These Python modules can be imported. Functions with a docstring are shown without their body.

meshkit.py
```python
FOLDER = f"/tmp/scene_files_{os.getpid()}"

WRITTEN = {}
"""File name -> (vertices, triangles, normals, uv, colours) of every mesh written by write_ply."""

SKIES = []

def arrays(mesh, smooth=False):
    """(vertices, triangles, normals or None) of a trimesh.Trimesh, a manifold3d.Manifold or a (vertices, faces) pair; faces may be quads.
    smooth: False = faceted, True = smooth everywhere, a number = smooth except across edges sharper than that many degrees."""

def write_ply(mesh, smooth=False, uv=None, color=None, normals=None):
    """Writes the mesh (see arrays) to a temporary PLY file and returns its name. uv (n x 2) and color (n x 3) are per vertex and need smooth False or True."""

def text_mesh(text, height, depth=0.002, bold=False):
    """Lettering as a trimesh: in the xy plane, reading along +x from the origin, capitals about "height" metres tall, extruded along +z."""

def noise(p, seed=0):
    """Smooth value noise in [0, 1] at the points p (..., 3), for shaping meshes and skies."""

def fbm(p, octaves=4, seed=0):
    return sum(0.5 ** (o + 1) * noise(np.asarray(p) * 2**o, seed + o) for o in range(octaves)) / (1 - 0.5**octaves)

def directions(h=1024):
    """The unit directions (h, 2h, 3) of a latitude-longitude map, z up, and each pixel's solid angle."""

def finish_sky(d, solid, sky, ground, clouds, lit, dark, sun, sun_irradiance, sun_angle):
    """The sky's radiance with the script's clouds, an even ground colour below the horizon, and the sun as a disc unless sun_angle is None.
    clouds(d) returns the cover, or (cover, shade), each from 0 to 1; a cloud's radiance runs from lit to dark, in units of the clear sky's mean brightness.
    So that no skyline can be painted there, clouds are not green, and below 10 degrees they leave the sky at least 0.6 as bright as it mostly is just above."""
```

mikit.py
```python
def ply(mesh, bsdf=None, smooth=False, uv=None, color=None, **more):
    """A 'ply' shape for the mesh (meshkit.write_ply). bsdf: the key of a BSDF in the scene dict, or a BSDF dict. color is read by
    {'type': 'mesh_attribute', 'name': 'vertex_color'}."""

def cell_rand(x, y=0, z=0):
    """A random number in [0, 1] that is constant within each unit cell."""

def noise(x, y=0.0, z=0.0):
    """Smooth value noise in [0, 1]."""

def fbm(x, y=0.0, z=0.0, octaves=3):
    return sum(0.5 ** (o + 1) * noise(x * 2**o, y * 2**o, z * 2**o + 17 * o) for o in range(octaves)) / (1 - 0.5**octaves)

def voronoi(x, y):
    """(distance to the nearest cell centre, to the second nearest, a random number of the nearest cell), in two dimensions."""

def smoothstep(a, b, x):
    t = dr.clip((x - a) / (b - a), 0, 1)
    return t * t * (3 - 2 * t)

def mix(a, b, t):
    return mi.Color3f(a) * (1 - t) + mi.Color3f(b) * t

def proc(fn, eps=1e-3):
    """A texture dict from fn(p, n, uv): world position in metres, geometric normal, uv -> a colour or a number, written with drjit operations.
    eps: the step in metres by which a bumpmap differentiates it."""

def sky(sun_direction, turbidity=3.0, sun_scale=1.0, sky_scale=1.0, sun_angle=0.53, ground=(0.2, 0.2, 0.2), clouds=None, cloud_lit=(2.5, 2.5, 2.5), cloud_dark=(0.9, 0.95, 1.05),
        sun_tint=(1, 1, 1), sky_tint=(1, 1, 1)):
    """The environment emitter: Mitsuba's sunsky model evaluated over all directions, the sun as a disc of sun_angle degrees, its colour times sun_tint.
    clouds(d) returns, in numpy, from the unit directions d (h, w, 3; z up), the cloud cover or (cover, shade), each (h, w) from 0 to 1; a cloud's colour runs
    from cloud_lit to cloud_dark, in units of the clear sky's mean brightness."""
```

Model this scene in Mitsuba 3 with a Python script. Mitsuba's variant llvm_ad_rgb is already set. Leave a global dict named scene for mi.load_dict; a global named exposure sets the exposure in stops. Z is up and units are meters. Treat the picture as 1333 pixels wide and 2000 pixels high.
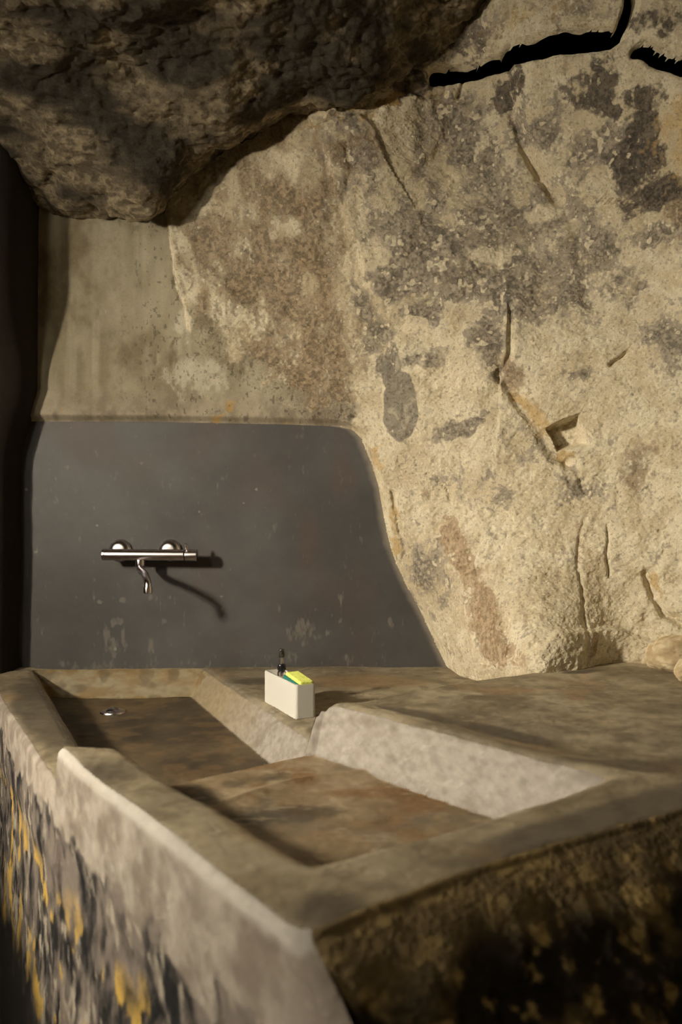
import math, numpy as np, trimesh, drjit as dr, mitsuba as mi, mikit, meshkit
from mikit import proc, noise, fbm, smoothstep, mix
from scipy.interpolate import RBFInterpolator
from shapely.geometry import Polygon, LineString, Point
T = mi.ScalarTransform4f
scene, labels = {'type': 'scene'}, {}

# ------------------------------------------------------------------ camera, light, exposure
H = 1.40                       # eye height, level camera looking along +y
F = 1692.0                     # focal length in pixels of the 1333 x 2000 frame
exposure = 2.5
scene['camera'] = {'type': 'thinlens', 'fov': math.degrees(2 * math.atan(1000 / F)), 'fov_axis': 'larger',
                   'aperture_radius': 0.0042, 'focus_distance': 2.35, 'near_clip': 0.05, 'far_clip': 50.0,
                   'to_world': T().look_at(origin=[0, 0, H], target=[0, 1, H], up=[0, 0, 1])}
LAMP = np.array([-1.95, 0.62, 1.95])
AIM = np.array([0.40, 2.15, 1.25])
LAMP_RADIANCE = [108.0, 96.0, 75.0]
SNOOT = 0.255                  # depth of the lamp's open front
FILL_GLOBE = np.array([-1.5, -0.25, 2.45])  # added fill light, out of view
FILL_GLOBE_RADIANCE = [5.0, 4.5, 3.7]
FILL_GLOBE_R = 0.17
LAMP_R = 0.13


def tag(key, label=None, cat=None, group=None, kind=None):
    d = labels.setdefault(key, {})
    for k, v in (('label', label), ('category', cat), ('group', group), ('kind', kind)):
        if v:
            d[k] = v


def at(u, v, Y):
    """point at depth Y seen at a pixel: x, Y, height"""
    return np.array([(u - 666.5) / F * Y, Y, H - (v - 1000) / F * Y])


# ------------------------------------------------------------------ mesh helpers
def spaced(*parts):
    out = [parts[0][0]]
    for a, b, s in parts:
        n = max(1, int(round((b - a) / s)))
        out += list(np.linspace(a, b, n + 1)[1:])
    return np.array(out)


def grid(a, b):
    A, B = np.meshgrid(a, b, indexing='ij')
    n, m = len(a), len(b)
    i = (np.arange(n - 1)[:, None] * m + np.arange(m - 1)[None]).ravel()
    f = np.vstack([np.stack([i, i + m, i + m + 1], 1), np.stack([i, i + m + 1, i + 1], 1)])
    return A.ravel().copy(), B.ravel().copy(), f


def poly_sdf(px, py, poly):
    """signed distance, positive inside"""
    poly = np.asarray(poly, float)
    d2 = np.full(px.shape, 1e9)
    ins = np.zeros(px.shape, bool)
    for (ax, ay), (bx, by) in zip(poly, np.roll(poly, -1, 0)):
        ex, ey = bx - ax, by - ay
        t = np.clip(((px - ax) * ex + (py - ay) * ey) / (ex * ex + ey * ey + 1e-18), 0, 1)
        d2 = np.minimum(d2, (px - ax - t * ex) ** 2 + (py - ay - t * ey) ** 2)
        c = ((ay > py) != (by > py))
        with np.errstate(divide='ignore', invalid='ignore'):
            ins ^= c & (px < (bx - ax) * (py - ay) / (by - ay + 1e-18) + ax)
    d = np.sqrt(d2)
    return np.where(ins, d, -d)


def line_sdf(px, py, pts):
    """(distance, signed distance, left of the direction positive) to an open polyline"""
    pts = np.asarray(pts, float)
    best, sgn = np.full(px.shape, 1e9), np.ones(px.shape)
    for (ax, ay), (bx, by) in zip(pts[:-1], pts[1:]):
        ex, ey = bx - ax, by - ay
        t = np.clip(((px - ax) * ex + (py - ay) * ey) / (ex * ex + ey * ey + 1e-18), 0, 1)
        d = (px - ax - t * ex) ** 2 + (py - ay - t * ey) ** 2
        s = np.sign(ex * (py - ay) - ey * (px - ax))
        m = d < best
        best, sgn = np.where(m, d, best), np.where(m, s, sgn)
    best = np.sqrt(best)
    return best, best * sgn


def snap(a, b, fn, cell):
    """moves the grid's points that lie near the contour fn = 0 onto it"""
    e = cell * 0.25
    f0 = fn(a, b)
    m = np.abs(f0) < 0.55 * cell
    am, bm = a[m], b[m]
    for _ in range(2):
        f = fn(am, bm)
        ga, gb = (fn(am + e, bm) - f) / e, (fn(am, bm + e) - f) / e
        g2 = np.maximum(ga * ga + gb * gb, 0.3)
        am, bm = am - f * ga / g2, bm - f * gb / g2
    a[m], b[m] = am, bm
    return a, b


def sub(v, f, mask):
    f = f[mask]
    used, inv = np.unique(f, return_inverse=True)
    return v[used], inv.reshape(-1, 3)


def ss(a, b, x):
    t = np.clip((x - a) / (b - a), 0, 1)
    return t * t * (3 - 2 * t)


def N(p, scale, octaves=4, seed=0):
    """fbm in [-1, 1], features about "scale" metres"""
    return 2 * meshkit.fbm(np.asarray(p) / scale, octaves, seed) - 1


def normals(v, f):
    n = np.zeros_like(v)
    c = np.cross(v[f[:, 1]] - v[f[:, 0]], v[f[:, 2]] - v[f[:, 0]])
    for k in range(3):
        np.add.at(n, f[:, k], c)
    return n


def add(key, v, f, bsdf, smooth=True, want=None):
    """want: a direction the normals should mostly follow (flips the winding if not)"""
    if want is not None and (normals(v, f) @ np.asarray(want, float)).sum() < 0:
        f = f[:, ::-1]
    scene[key] = mikit.ply((v, f), bsdf, smooth=smooth)


# ------------------------------------------------------------------ the rock wall behind: macro shape
MACRO = [  # pixel u, v and depth of the large forms of the rock face
    (60, 420, 2.60), (300, 420, 2.58), (60, 800, 2.60), (300, 800, 2.585), (200, 600, 2.60), (300, 250, 2.6), (100, 100, 2.6),
    (360, 420, 2.555), (500, 300, 2.50), (600, 230, 2.47), (500, 600, 2.53), (600, 800, 2.57), (690, 830, 2.575), (420, 780, 2.585),
    (750, 480, 2.46), (800, 700, 2.47), (770, 850, 2.53), (790, 1000, 2.54), (800, 1100, 2.535), (860, 1250, 2.52),
    (760, 200, 2.46), (1000, 600, 2.40), (950, 900, 2.42), (900, 1000, 2.45), (950, 1200, 2.33), (1030, 1310, 2.17), (930, 1322, 2.40),
    (1100, 1100, 2.30), (1190, 1295, 2.27), (1290, 1270, 2.26), (1300, 1000, 2.26), (1300, 600, 2.28), (1100, 350, 2.40),
    (1300, 300, 2.28), (900, 180, 2.48), (1000, 60, 2.36), (1300, 30, 2.20), (1150, 600, 2.36), (700, 0, 2.5),
    (1600, 1000, 2.0), (1600, 300, 2.0), (1600, 1400, 2.0), (1000, -150, 2.4), (1400, -150, 2.2), (500, -150, 2.6)]
_q = np.array([at(*m) for m in MACRO])
_rbf = RBFInterpolator(_q[:, [0, 2]], _q[:, 1], smoothing=2e-4, kernel='thin_plate_spline')
YP = 2.605                     # plane of the dark splashback


def macro(x, z):
    return np.clip(_rbf(np.stack([x, z], 1)), 1.75, 2.66)


def W(pts):
    """points of the rock face (x, z) seen at these pixels"""
    pts = np.asarray(pts, float)
    Y = np.full(len(pts), 2.4)
    for _ in range(6):
        q = np.stack([(pts[:, 0] - 666.5) / F * Y, H - (pts[:, 1] - 1000) / F * Y], 1)
        Y = np.clip(_rbf(q), 1.75, 2.66)
    return np.stack([(pts[:, 0] - 666.5) / F * Y, H - (pts[:, 1] - 1000) / F * Y], 1)


def flat(pts):
    return np.array([at(u, v, YP)[[0, 2]] for u, v in pts])


PANEL = flat([(-160, 822), (30, 823), (300, 824), (560, 829), (660, 833), (688, 839), (706, 856), (726, 905), (740, 950), (750, 1010),
              (761, 1060), (774, 1100), (795, 1145), (820, 1190), (848, 1250), (872, 1300), (890, 1345), (890, 1420), (-160, 1420)])
PLASTER = np.vstack([flat([(-160, 826), (-160, 200), (300, 200)]), W([(322, 380), (326, 430), (333, 520), (345, 565), (360, 600), (366, 640), (400, 690), (470, 745),
                     (560, 790), (640, 815)]), flat([(700, 832), (560, 832)])])
NICHE = W([(1072, 836), (1132, 808), (1146, 826), (1156, 866), (1128, 872), (1094, 880)])
STEPS = [  # pixels, height, edge width, decay; the left of the direction of travel stands proud
    ([(365, 640), (360, 596), (335, 520), (327, 430), (322, 360)][::-1], 0.030, 0.012, 0.20),
    ([(1003, 130), (1005, 215), (1045, 300), (1080, 360), (1115, 385), (1165, 394)], 0.026, 0.018, 0.22),
    ([(690, 470), (720, 560), (752, 640), (775, 720)], 0.016, 0.016, 0.12),
    ([(1235, -60), (1225, 15), (1213, 66), (1195, 80), (1100, 92), (1010, 108), (950, 130), (905, 142), (850, 158)][::-1], 0.025, 0.012, 0.10),
    ([(985, 600), (985, 700), (980, 740)], 0.014, 0.012, 0.12),
    ([(880, 1100), (895, 1170), (915, 1240), (930, 1290)], 0.020, 0.014, 0.07),
    ([(1030, 1275), (1090, 1237), (1200, 1230), (1262, 1242)][::-1], 0.018, 0.008, 0.10),
    ([(755, 300), (735, 262), (700, 232), (655, 240)], 0.014, 0.012, 0.10),
    ([(600, 225), (640, 300), (650, 340)], 0.010, 0.012, 0.08),
    ([(750, 700), (742, 790), (752, 850)], 0.010, 0.010, 0.06),
]
CREASES = [  # pixels, depth, half width
    ([(1003, 215), (1030, 280), (1062, 345), (1090, 382)], 0.028, 0.018),
    ([(985, 735), (1015, 785), (1055, 835), (1085, 885), (1110, 905)], 0.022, 0.020),
    ([(1110, 905), (1125, 925), (1150, 965)], 0.010, 0.008),
    ([(995, 595), (1000, 640), (996, 700), (980, 740)], 0.014, 0.008),
    ([(850, 156), (905, 140), (950, 127), (1010, 104), (1100, 90), (1195, 78), (1214, 60), (1226, 12), (1238, -60)], 0.12, 0.012),
    ([(1000, 98), (1100, 84), (1190, 72)], 0.10, 0.013),
    ([(1255, 98), (1290, 110), (1345, 128)], 0.10, 0.014),
    ([(912, 135), (904, 170), (895, 190)], 0.012, 0.005),
    ([(1268, 1120), (1285, 1170), (1303, 1200), (1340, 1222)], 0.028, 0.012),
    ([(1152, 1008), (1136, 1040), (1131, 1090), (1138, 1150), (1148, 1230), (1146, 1290)], 0.007, 0.005),
    ([(1192, 1030), (1188, 1090), (1192, 1130)], 0.009, 0.004),
    ([(985, 1225), (1000, 1280), (1028, 1312)], 0.022, 0.010),
    ([(835, 925), (870, 950), (886, 985)], 0.010, 0.004),
    ([(765, 960), (778, 1020), (790, 1080), (785, 1105)], 0.014, 0.006),
    ([(1225, 690), (1212, 702), (1190, 716)], 0.018, 0.007),
    ([(790, 180), (830, 195), (870, 185)], 0.012, 0.006),
    ([(680, 290), (690, 340), (670, 400)], 0.008, 0.012),
    ([(1100, 400), (1130, 450), (1135, 520), (1160, 600)], 0.010, 0.018),
    ([(820, 330), (860, 300), (880, 240)], 0.010, 0.016),
]


def fissure(x, z):
    """distance to the open fissures high on the face, negative inside them"""
    p = np.stack([x, z, 0 * x], 1)
    wx, wz = x + 0.012 * N(p, 0.10, 4, 5), z + 0.012 * N(p, 0.10, 4, 6)
    g = np.full(x.shape, 1.0)
    m = z > 2.3
    for pts, h, w in CREASES:
        if h >= 0.1:
            q = wx[m], wz[m]
            g[m] = np.minimum(g[m], line_sdf(*q, W(pts))[0] - 1.15 * w * (1 + 0.35 * N(p[m], 0.07, 3, 17)))
    return g


def wall_y(x, z):
    """depth of the finished rock face"""
    p = np.stack([x, z, 0 * x], 1)
    wx, wz = x + 0.012 * N(p, 0.10, 4, 5), z + 0.012 * N(p, 0.10, 4, 6)
    p[:, 2] = macro(x, z)
    f_pl = poly_sdf(wx, wz, PLASTER)
    soft = ss(1.72, 1.60 + 0.25, z)
    rock = np.where(soft > 0.999, ss(0.01, -0.015, f_pl), ss(0.01, -0.015 - 0.13 * (1 - soft), f_pl))
    d = 0.034 * N(p * [1, .8, 1], 0.42, 3, 1) + 0.015 * N(p, 0.12, 3, 2)
    rough = 0.55 + 0.45 * ss(-0.15, 0.25, N(p, 0.22, 2, 9))
    lower = ss(1.9, 1.3, z) * ss(0.0, 0.3, x)
    d += (0.0055 + 0.003 * lower + 0.006 * ss(2.45, 2.6, z)) * N(p, 0.04, 3, 3) * rough + 0.0032 * N(p, 0.013, 2, 4) * (rough + lower)
    d += 0.010 * (np.abs(N(p + 0.03 * N(p, 0.1, 2, 8)[:, None], 0.20, 3, 7)) ** 0.7 - 0.5)
    for pts, h, w, far in STEPS:
        dist, s = line_sdf(wx, wz, W(pts))
        d += h * ss(-w / 2, w / 2, s) * np.exp(-np.maximum(dist, 0) / far)
    for pts, h, w in CREASES:
        dist, _ = line_sdf(wx, wz, W(pts))
        d -= h * np.exp(-(dist / w) ** 2)
    q = x + 0.004 * N(p, 0.05, 2, 15), z + 0.004 * N(p, 0.05, 2, 16)
    d -= 0.065 * ss(-0.004, 0.009, poly_sdf(*q, NICHE))
    d_pl = 0.004 * N(p, 0.25, 3, 11) + 0.0014 * N(p, 0.03, 3, 12) - 0.004 * ss(0.45, 0.75, N(p * [1, .5, 1], 0.022, 2, 13)) * ss(-1.2, -0.5, x)
    d = d * rock + d_pl * (1 - rock)
    Y = macro(x, z) - d
    # the splashback: a flat field a little behind the rough plaster and rock around it
    f_p = poly_sdf(x, z, PANEL)
    panel = YP + 0.0018 * N(p, 0.30, 3, 21) + 0.0005 * N(p, 0.05, 2, 22)
    top = z - 1.655                                      # above the panel the plaster hangs 2 cm proud
    lip = 0.020 * ss(-0.016, 0.0, f_p) 
    around = np.minimum(Y, YP - 0.024 + 0.06 * ss(-0.03, -0.25, f_p))
    out = panel + (around - panel) * ss(0.0, -0.020, f_p)
    return out, f_p, f_pl


CELL = 0.004
xa = spaced((-1.12, -0.98, 0.02), (-0.98, 1.12, CELL), (1.12, 1.80, 0.02))
za = spaced((0.60, 0.88, 0.02), (0.88, 2.98, CELL), (2.98, 3.40, 0.02))
gx, gz, gf = grid(xa, za)
gx, gz = snap(gx, gz, lambda a, b: poly_sdf(a, b, PANEL), CELL)
gx, gz = snap(gx, gz, fissure, CELL)
gy, f_p, f_pl = wall_y(gx, gz)
gap = fissure(gx, gz)
V = np.stack([gx, gy, gz], 1)
cf_p, cf_pl = f_p[gf].mean(1), f_pl[gf].mean(1)
is_panel = cf_p > 0
is_plaster = (~is_panel) & (cf_pl > 0)
add('wall_back', *sub(V, gf, ~is_panel & ~is_plaster & (gap[gf].mean(1) > 0)), 'rock', want=(0, -1, 0))
add('wall_back__plaster', *sub(V, gf, is_plaster), 'plaster', want=(0, -1, 0))
add('splashback', *sub(V, gf, is_panel), 'panel', want=(0, -1, 0))
tag('wall_back', 'cream natural rock wall with dark stains, cracks and a small square niche', kind='structure')
tag('wall_back__plaster', 'greyish beige smooth plaster at the upper left')
tag('splashback', 'smooth dark grey rendered splashback panel on the rock wall behind the tap', 'splashback')

# ------------------------------------------------------------------ the ceiling: an overhanging boulder, then rough vault
CEIL = [(-60, 350, 2.55), (90, 368, 2.50), (200, 398, 2.46), (300, 404, 2.43), (330, 350, 2.45), (430, 272, 2.42), (520, 225, 2.40), (600, 196, 2.38),
        (690, 188, 2.36), (760, 120, 2.36), (850, 50, 2.36), (920, 0, 2.36), (1000, -90, 2.36), (0, 110, 2.16), (0, 290, 2.42),
        (250, 150, 2.24), (450, 225, 2.32), (300, 50, 2.08), (600, 50, 2.17), (700, 130, 2.29), (600, 130, 2.27), (850, 10, 2.33), (100, 30, 2.02), (450, 20, 2.08), (700, 0, 2.18), (250, -40, 1.92)]
_c = np.array([at(*m) for m in CEIL])
_far = np.array([[-1.8, 2.2, 2.60], [-3.5, 2.2, 2.7], [-1.2, 1.3, 3.0], [-0.2, 1.3, 3.05], [0.6, 1.6, 3.15], [1.0, 2.3, 3.2], [1.8, 2.2, 3.2], [1.8, 0.0, 3.0],
                 [0.3, 0.0, 3.0], [-2.2, 0.5, 3.0], [-3.5, -1.8, 2.8], [0.0, -1.8, 2.8], [1.8, -1.8, 2.8], [0.7, 2.7, 3.15], [1.2, 2.7, 3.2], [0.0, 2.7, 2.75], [-.9, 2.7, 2.32]])
_c = np.vstack([_c, _far])
_crbf = RBFInterpolator(_c[:, :2], _c[:, 2], smoothing=1e-4, kernel='thin_plate_spline')


def ceil_z(x, y):
    b = _crbf(np.stack([x, y], 1))
    p = np.stack([x, y, b], 1)
    near = ss(2.12, 2.32, y + 0.2 * N(p, 0.4, 2, 40) + 0.15 * x)            # strata low on the boulder, knobbly rock above them
    d = 0.030 * N(p, 0.32, 3, 31) + 0.022 * N(p * [1, 1, 1], 0.11, 3, 32) + 0.016 * N(p * [0.35, 1.2, 1], 0.07, 3, 33) * near
    d += 0.010 * N(p, 0.05, 3, 34) * (1 - 0.5 * near)
    d += 0.03 * (np.abs(N(p * [.5, 1, 1], 0.16, 2, 36)) - 0.3)
    tilt = p @ np.array([[1, -.25, -.25], [.25, 1, 0], [.25, 0, 1]])
    d += 0.026 * (np.abs(N(tilt * [.22, 1.2, 1.2], 0.085, 3, 37)) ** 0.8 - 0.3) * (0.35 + 0.65 * near)
    return b + d


cx = spaced((-3.9, -1.3, 0.06), (-1.3, -1.0, 0.012), (-1.0, 0.42, 0.0045), (0.42, 2.1, 0.05))
cy = spaced((-2.1, 1.2, 0.06), (1.2, 1.45, 0.012), (1.45, 2.62, 0.0045), (2.62, 2.9, 0.05))
ax_, ay_, af = grid(cx, cy)
VC = np.stack([ax_, ay_, ceil_z(ax_, ay_)], 1)
NC = -normals(VC, af)
NC /= np.linalg.norm(NC, axis=1, keepdims=True)
fine_zone = ss(1.3, 1.5, ay_) * ss(-1.25, -1.0, ax_) * ss(0.6, 0.4, ax_)
tilt = VC @ np.array([[1, -.3, -.3], [.3, 1, 0], [.3, 0, 1]])
VC = VC + NC * (fine_zone * (0.026 * (0.4 - np.abs(N(tilt * [.6, 1, 1], 0.055, 3, 38))) + 0.011 * (0.4 - np.abs(N(tilt * [.7, 1, 1], 0.022, 2, 39))) + 0.012 * N(VC, 0.04, 3, 41)))[:, None]
add('ceiling', VC, af, 'soot_rock', want=(0, 0, -1))
tag('ceiling', 'dark rough overhanging rock ceiling', kind='structure')


# ------------------------------------------------------------------ side walls and floor of the cave
def curtain(key, path, z0, z1, step, amp, bsdf, inside, seed, fine=None):
    ls = LineString(path)
    s = np.arange(0, ls.length + step, step)
    P = np.array([ls.interpolate(t).coords[0] for t in s])
    for _ in range(3):
        P[1:-1] = (P[:-2] + 2 * P[1:-1] + P[2:]) / 4
    t = np.gradient(P, axis=0)
    t /= np.linalg.norm(t, axis=1, keepdims=True)
    nn = np.stack([t[:, 1], -t[:, 0]], 1)
    if ((np.asarray(inside) - P) * nn).sum() < 0:
        nn = -nn
    zz = np.arange(z0, z1 + step, step)
    i, k, f = grid(np.arange(len(s)), np.arange(len(zz)))
    i, k = i.astype(int), k.astype(int)
    v = np.concatenate([P[i], zz[k][:, None]], 1)
    d = amp * (N(v, 0.5, 4, seed) + 0.35 * N(v, 0.09, 3, seed + 1))
    v[:, :2] += nn[i] * d[:, None]
    if fine:
        v = fine(v)
    n = normals(v, f)
    if (n[:, :2] * nn[i]).sum() < 0:
        f = f[:, ::-1]
    add(key, v, f, bsdf)


def lean(v):
    r = v[:, 2] - H
    dx = 0.055 * ss(0.12, 0.40, r) * ss(-1.6, -1.1, v[:, 0]) 
    v[:, 0] += dx
    v[:, 1] -= 0.10 * ss(0.38, 0.65, r) * ss(2.60, 2.52, v[:, 1])
    return v


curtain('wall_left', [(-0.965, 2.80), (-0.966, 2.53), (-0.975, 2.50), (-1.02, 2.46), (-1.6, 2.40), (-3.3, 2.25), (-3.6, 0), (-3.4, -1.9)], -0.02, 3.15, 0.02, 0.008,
        'shade_black', (-1.5, 0), 50, lean)
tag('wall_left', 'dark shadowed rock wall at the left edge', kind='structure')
curtain('wall_right', [(1.72, 2.6), (1.78, 1.6), (1.8, 0), (1.7, -1.9)], -0.02, 3.3, 0.06, 0.05, 'rock_plain', (0, 0), 60)
tag('wall_right', 'rock wall on the right', kind='structure')
curtain('wall_front', [(1.9, -1.75), (0, -1.85), (-3.7, -1.8)], -0.02, 2.9, 0.06, 0.05, 'rock_plain', (0, 0), 70)
tag('wall_front', 'rock wall behind the viewer', kind='structure')
fx, fy, ff = grid(np.linspace(-3.9, 2.1, 120), np.linspace(-2.1, 3.0, 100))
VF = np.stack([fx, fy, -0.03 + 0.012 * N(np.stack([fx, fy, 0 * fx], 1), 0.5, 3, 80)], 1)
add('floor', VF, ff, 'floor_stone', want=(0, 0, 1))
tag('floor', 'dark stone floor', kind='structure')

# ------------------------------------------------------------------ the masonry trough, the shelf beside it and the raised worktop
Z_DECK, Z_SLAB, Z_FAR, Z_NEAR = H - 0.466, H - 0.395, H - 0.548, H - 0.482
OUT = [(-1.25, 2.95), (-0.84, 2.13), (-0.498, 1.488), (-0.467, 1.437), (-0.036, 0.79), (0.017, 0.842), (0.117, 0.925), (0.264, 1.026), (0.45, 1.142), (0.9, 1.45), (1.79, 2.05), (1.79, 2.95)]
OUTP = Polygon(OUT).buffer(-0.035, join_style=1).buffer(0.035, quad_segs=12)
OUTC = np.array(OUTP.exterior.coords)[:-1]
BASIN = np.array(Polygon([(-0.93, 2.60), (-0.416, 2.60), (-0.052, 1.755), (-0.028, 1.752), (0.394, 1.273), (-0.032, 0.969), (-0.349, 1.42), (-0.54, 1.752)]).buffer(-0.012).buffer(0.012).exterior.coords)[:-1]
SLABEDGE = [(-0.03, 1.76), (0.333, 2.06), (0.70, 2.27), (1.8, 2.9)]     # back edge of the raised worktop
STEP_A, STEP_B = np.array([-0.49, 1.47]), np.array([-0.36, 1.445])
RIM_R = 0.016
MID = [(-0.66, 2.7), (-0.30, 1.75), (0.16, 1.10), (0.3, 0.7)]          # middle line of the basin


def top_z(x, y):
    p = np.stack([x, y, 0 * x], 1)
    wob = 0.006 * N(p, 0.10, 2, 101)
    _, sm = line_sdf(x, y, MID)
    right = sm > 0
    # left side: low ledge far, raised rim near
    n = np.array([STEP_B[1] - STEP_A[1], -(STEP_B[0] - STEP_A[0])])
    n /= np.linalg.norm(n)
    if n[1] > 0:
        n = -n
    s = (x - STEP_A[0]) * n[0] + (y - STEP_A[1]) * n[1]
    zl = Z_DECK + (Z_SLAB - Z_DECK) * ss(-0.008, 0.005, s + 0.5 * wob) - 0.006 * ss(0.02, 0.10, s) * ss(0.26, 0.14, s)
    # right side: shelf far, raised worktop near
    d, s2 = line_sdf(x, y, SLABEDGE)
    _, s1 = line_sdf(x, y, [(-0.03, 1.76), (0.394, 1.273), (0.6, 1.03)])
    inside = np.minimum(-s2, 9)
    e1 = np.clip(s1, 0, 1)
    lip = 0.012 * ss(0.10, 0.0, e1) * ss(-0.02, 0.05, inside) * ss(1.15, 1.35, y)
    zr = Z_DECK + (Z_SLAB - Z_DECK + lip) * ss(-0.012, 0.014, inside + 0.5 * wob)
    z = np.where(right, zr, zl)
    near = ss(1.36, 1.20, y - 0.70 * x + 0.09)            # the near rim is level with both
    return z, right


def trough_z(x, y):
    p = np.stack([x, y, 0 * x], 1)
    zt, right = top_z(x, y)
    db = poly_sdf(x, y, BASIN)
    a, b = np.array([-0.188, 1.624]), np.array([-0.057, 1.735])
    n = np.array([(b - a)[1], -(b - a)[0]])
    n /= np.linalg.norm(n)
    s = (x - a[0]) * n[0] + (y - a[1]) * n[1]              # positive: the near half
    zf = Z_FAR + 0.004 * (y - 1.9)
    arc = np.hypot((x - 0.10) * 0.9 + (y - 1.28) * 0.35, (y - 1.28) * 0.95 - (x - 0.10) * 0.35) - 0.33
    zn = Z_NEAR + 0.0036 * np.exp(-(arc / 0.009) ** 2) - 0.006 * ss(0, -0.05, arc)
    zfl = zf + (zn - zf) * ss(-0.030, 0.006, s)
    zfl = zfl - 0.012 * ss(0.25, 0.0, np.hypot(x + 0.635, y - 2.41)) * ss(0.1, -0.1, s)
    bat = 0.044
    t = np.clip(db / bat, 0, 1)
    cove = ss(0, 1, t) * 0.35 + t * 0.65
    z = zt + (zfl - zt) * np.where(db > 0, cove, 0)
    z -= 0.006 * np.exp(-(np.abs(db) / 0.010) ** 2) * (db > -0.03)     # worn inner edge
    edge = np.abs(OUTSD(x, y))
    dd = np.clip(RIM_R - edge, 0, RIM_R)
    z -= RIM_R - np.sqrt(np.maximum(RIM_R ** 2 - dd ** 2, 0))
    z += 0.0035 * N(p, 0.16, 3, 102) + 0.0012 * N(p, 0.035, 3, 103) + 0.0006 * N(p, 0.012, 2, 104)
    return z, db, right


def OUTSD(x, y):
    return poly_sdf(x, y, OUTC)


tx = spaced((-1.26, -0.95, 0.012), (-0.95, 0.60, 0.004), (0.60, 1.10, 0.008), (1.10, 1.80, 0.03))
ty = spaced((0.76, 2.70, 0.004), (2.70, 2.96, 0.05))
hx, hy, hf = grid(tx, ty)
keep = OUTSD(hx, hy) > -0.03
hf = hf[keep[hf].all(1)]
INS = 0.011
hx, hy = snap(hx, hy, lambda a, b: OUTSD(a, b) - INS, 0.004)
hz, db, right = trough_z(hx, hy)
VT = np.stack([hx, hy, hz], 1)
c = VT[hf].mean(1)
fin = OUTSD(c[:, 0], c[:, 1]) > INS
dbf, rgt = db[hf].mean(1), right[hf].mean(1) > 0.5
_, sl = line_sdf(c[:, 0], c[:, 1], SLABEDGE)
_, sx = line_sdf(c[:, 0], c[:, 1], [(-0.03, 1.76), (0.394, 1.273), (0.6, 1.03)])
_, sn = line_sdf(c[:, 0], c[:, 1], [(-0.032, 0.969), (0.394, 1.273), (1.8, 2.24)])
is_b = fin & (dbf > 0)
is_near = fin & ~is_b & rgt & (sn < 0)
is_slab = fin & ~is_b & rgt & ~is_near & (sl < 0)
is_deck = fin & ~is_b & rgt & ~is_near & ~is_slab
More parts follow.
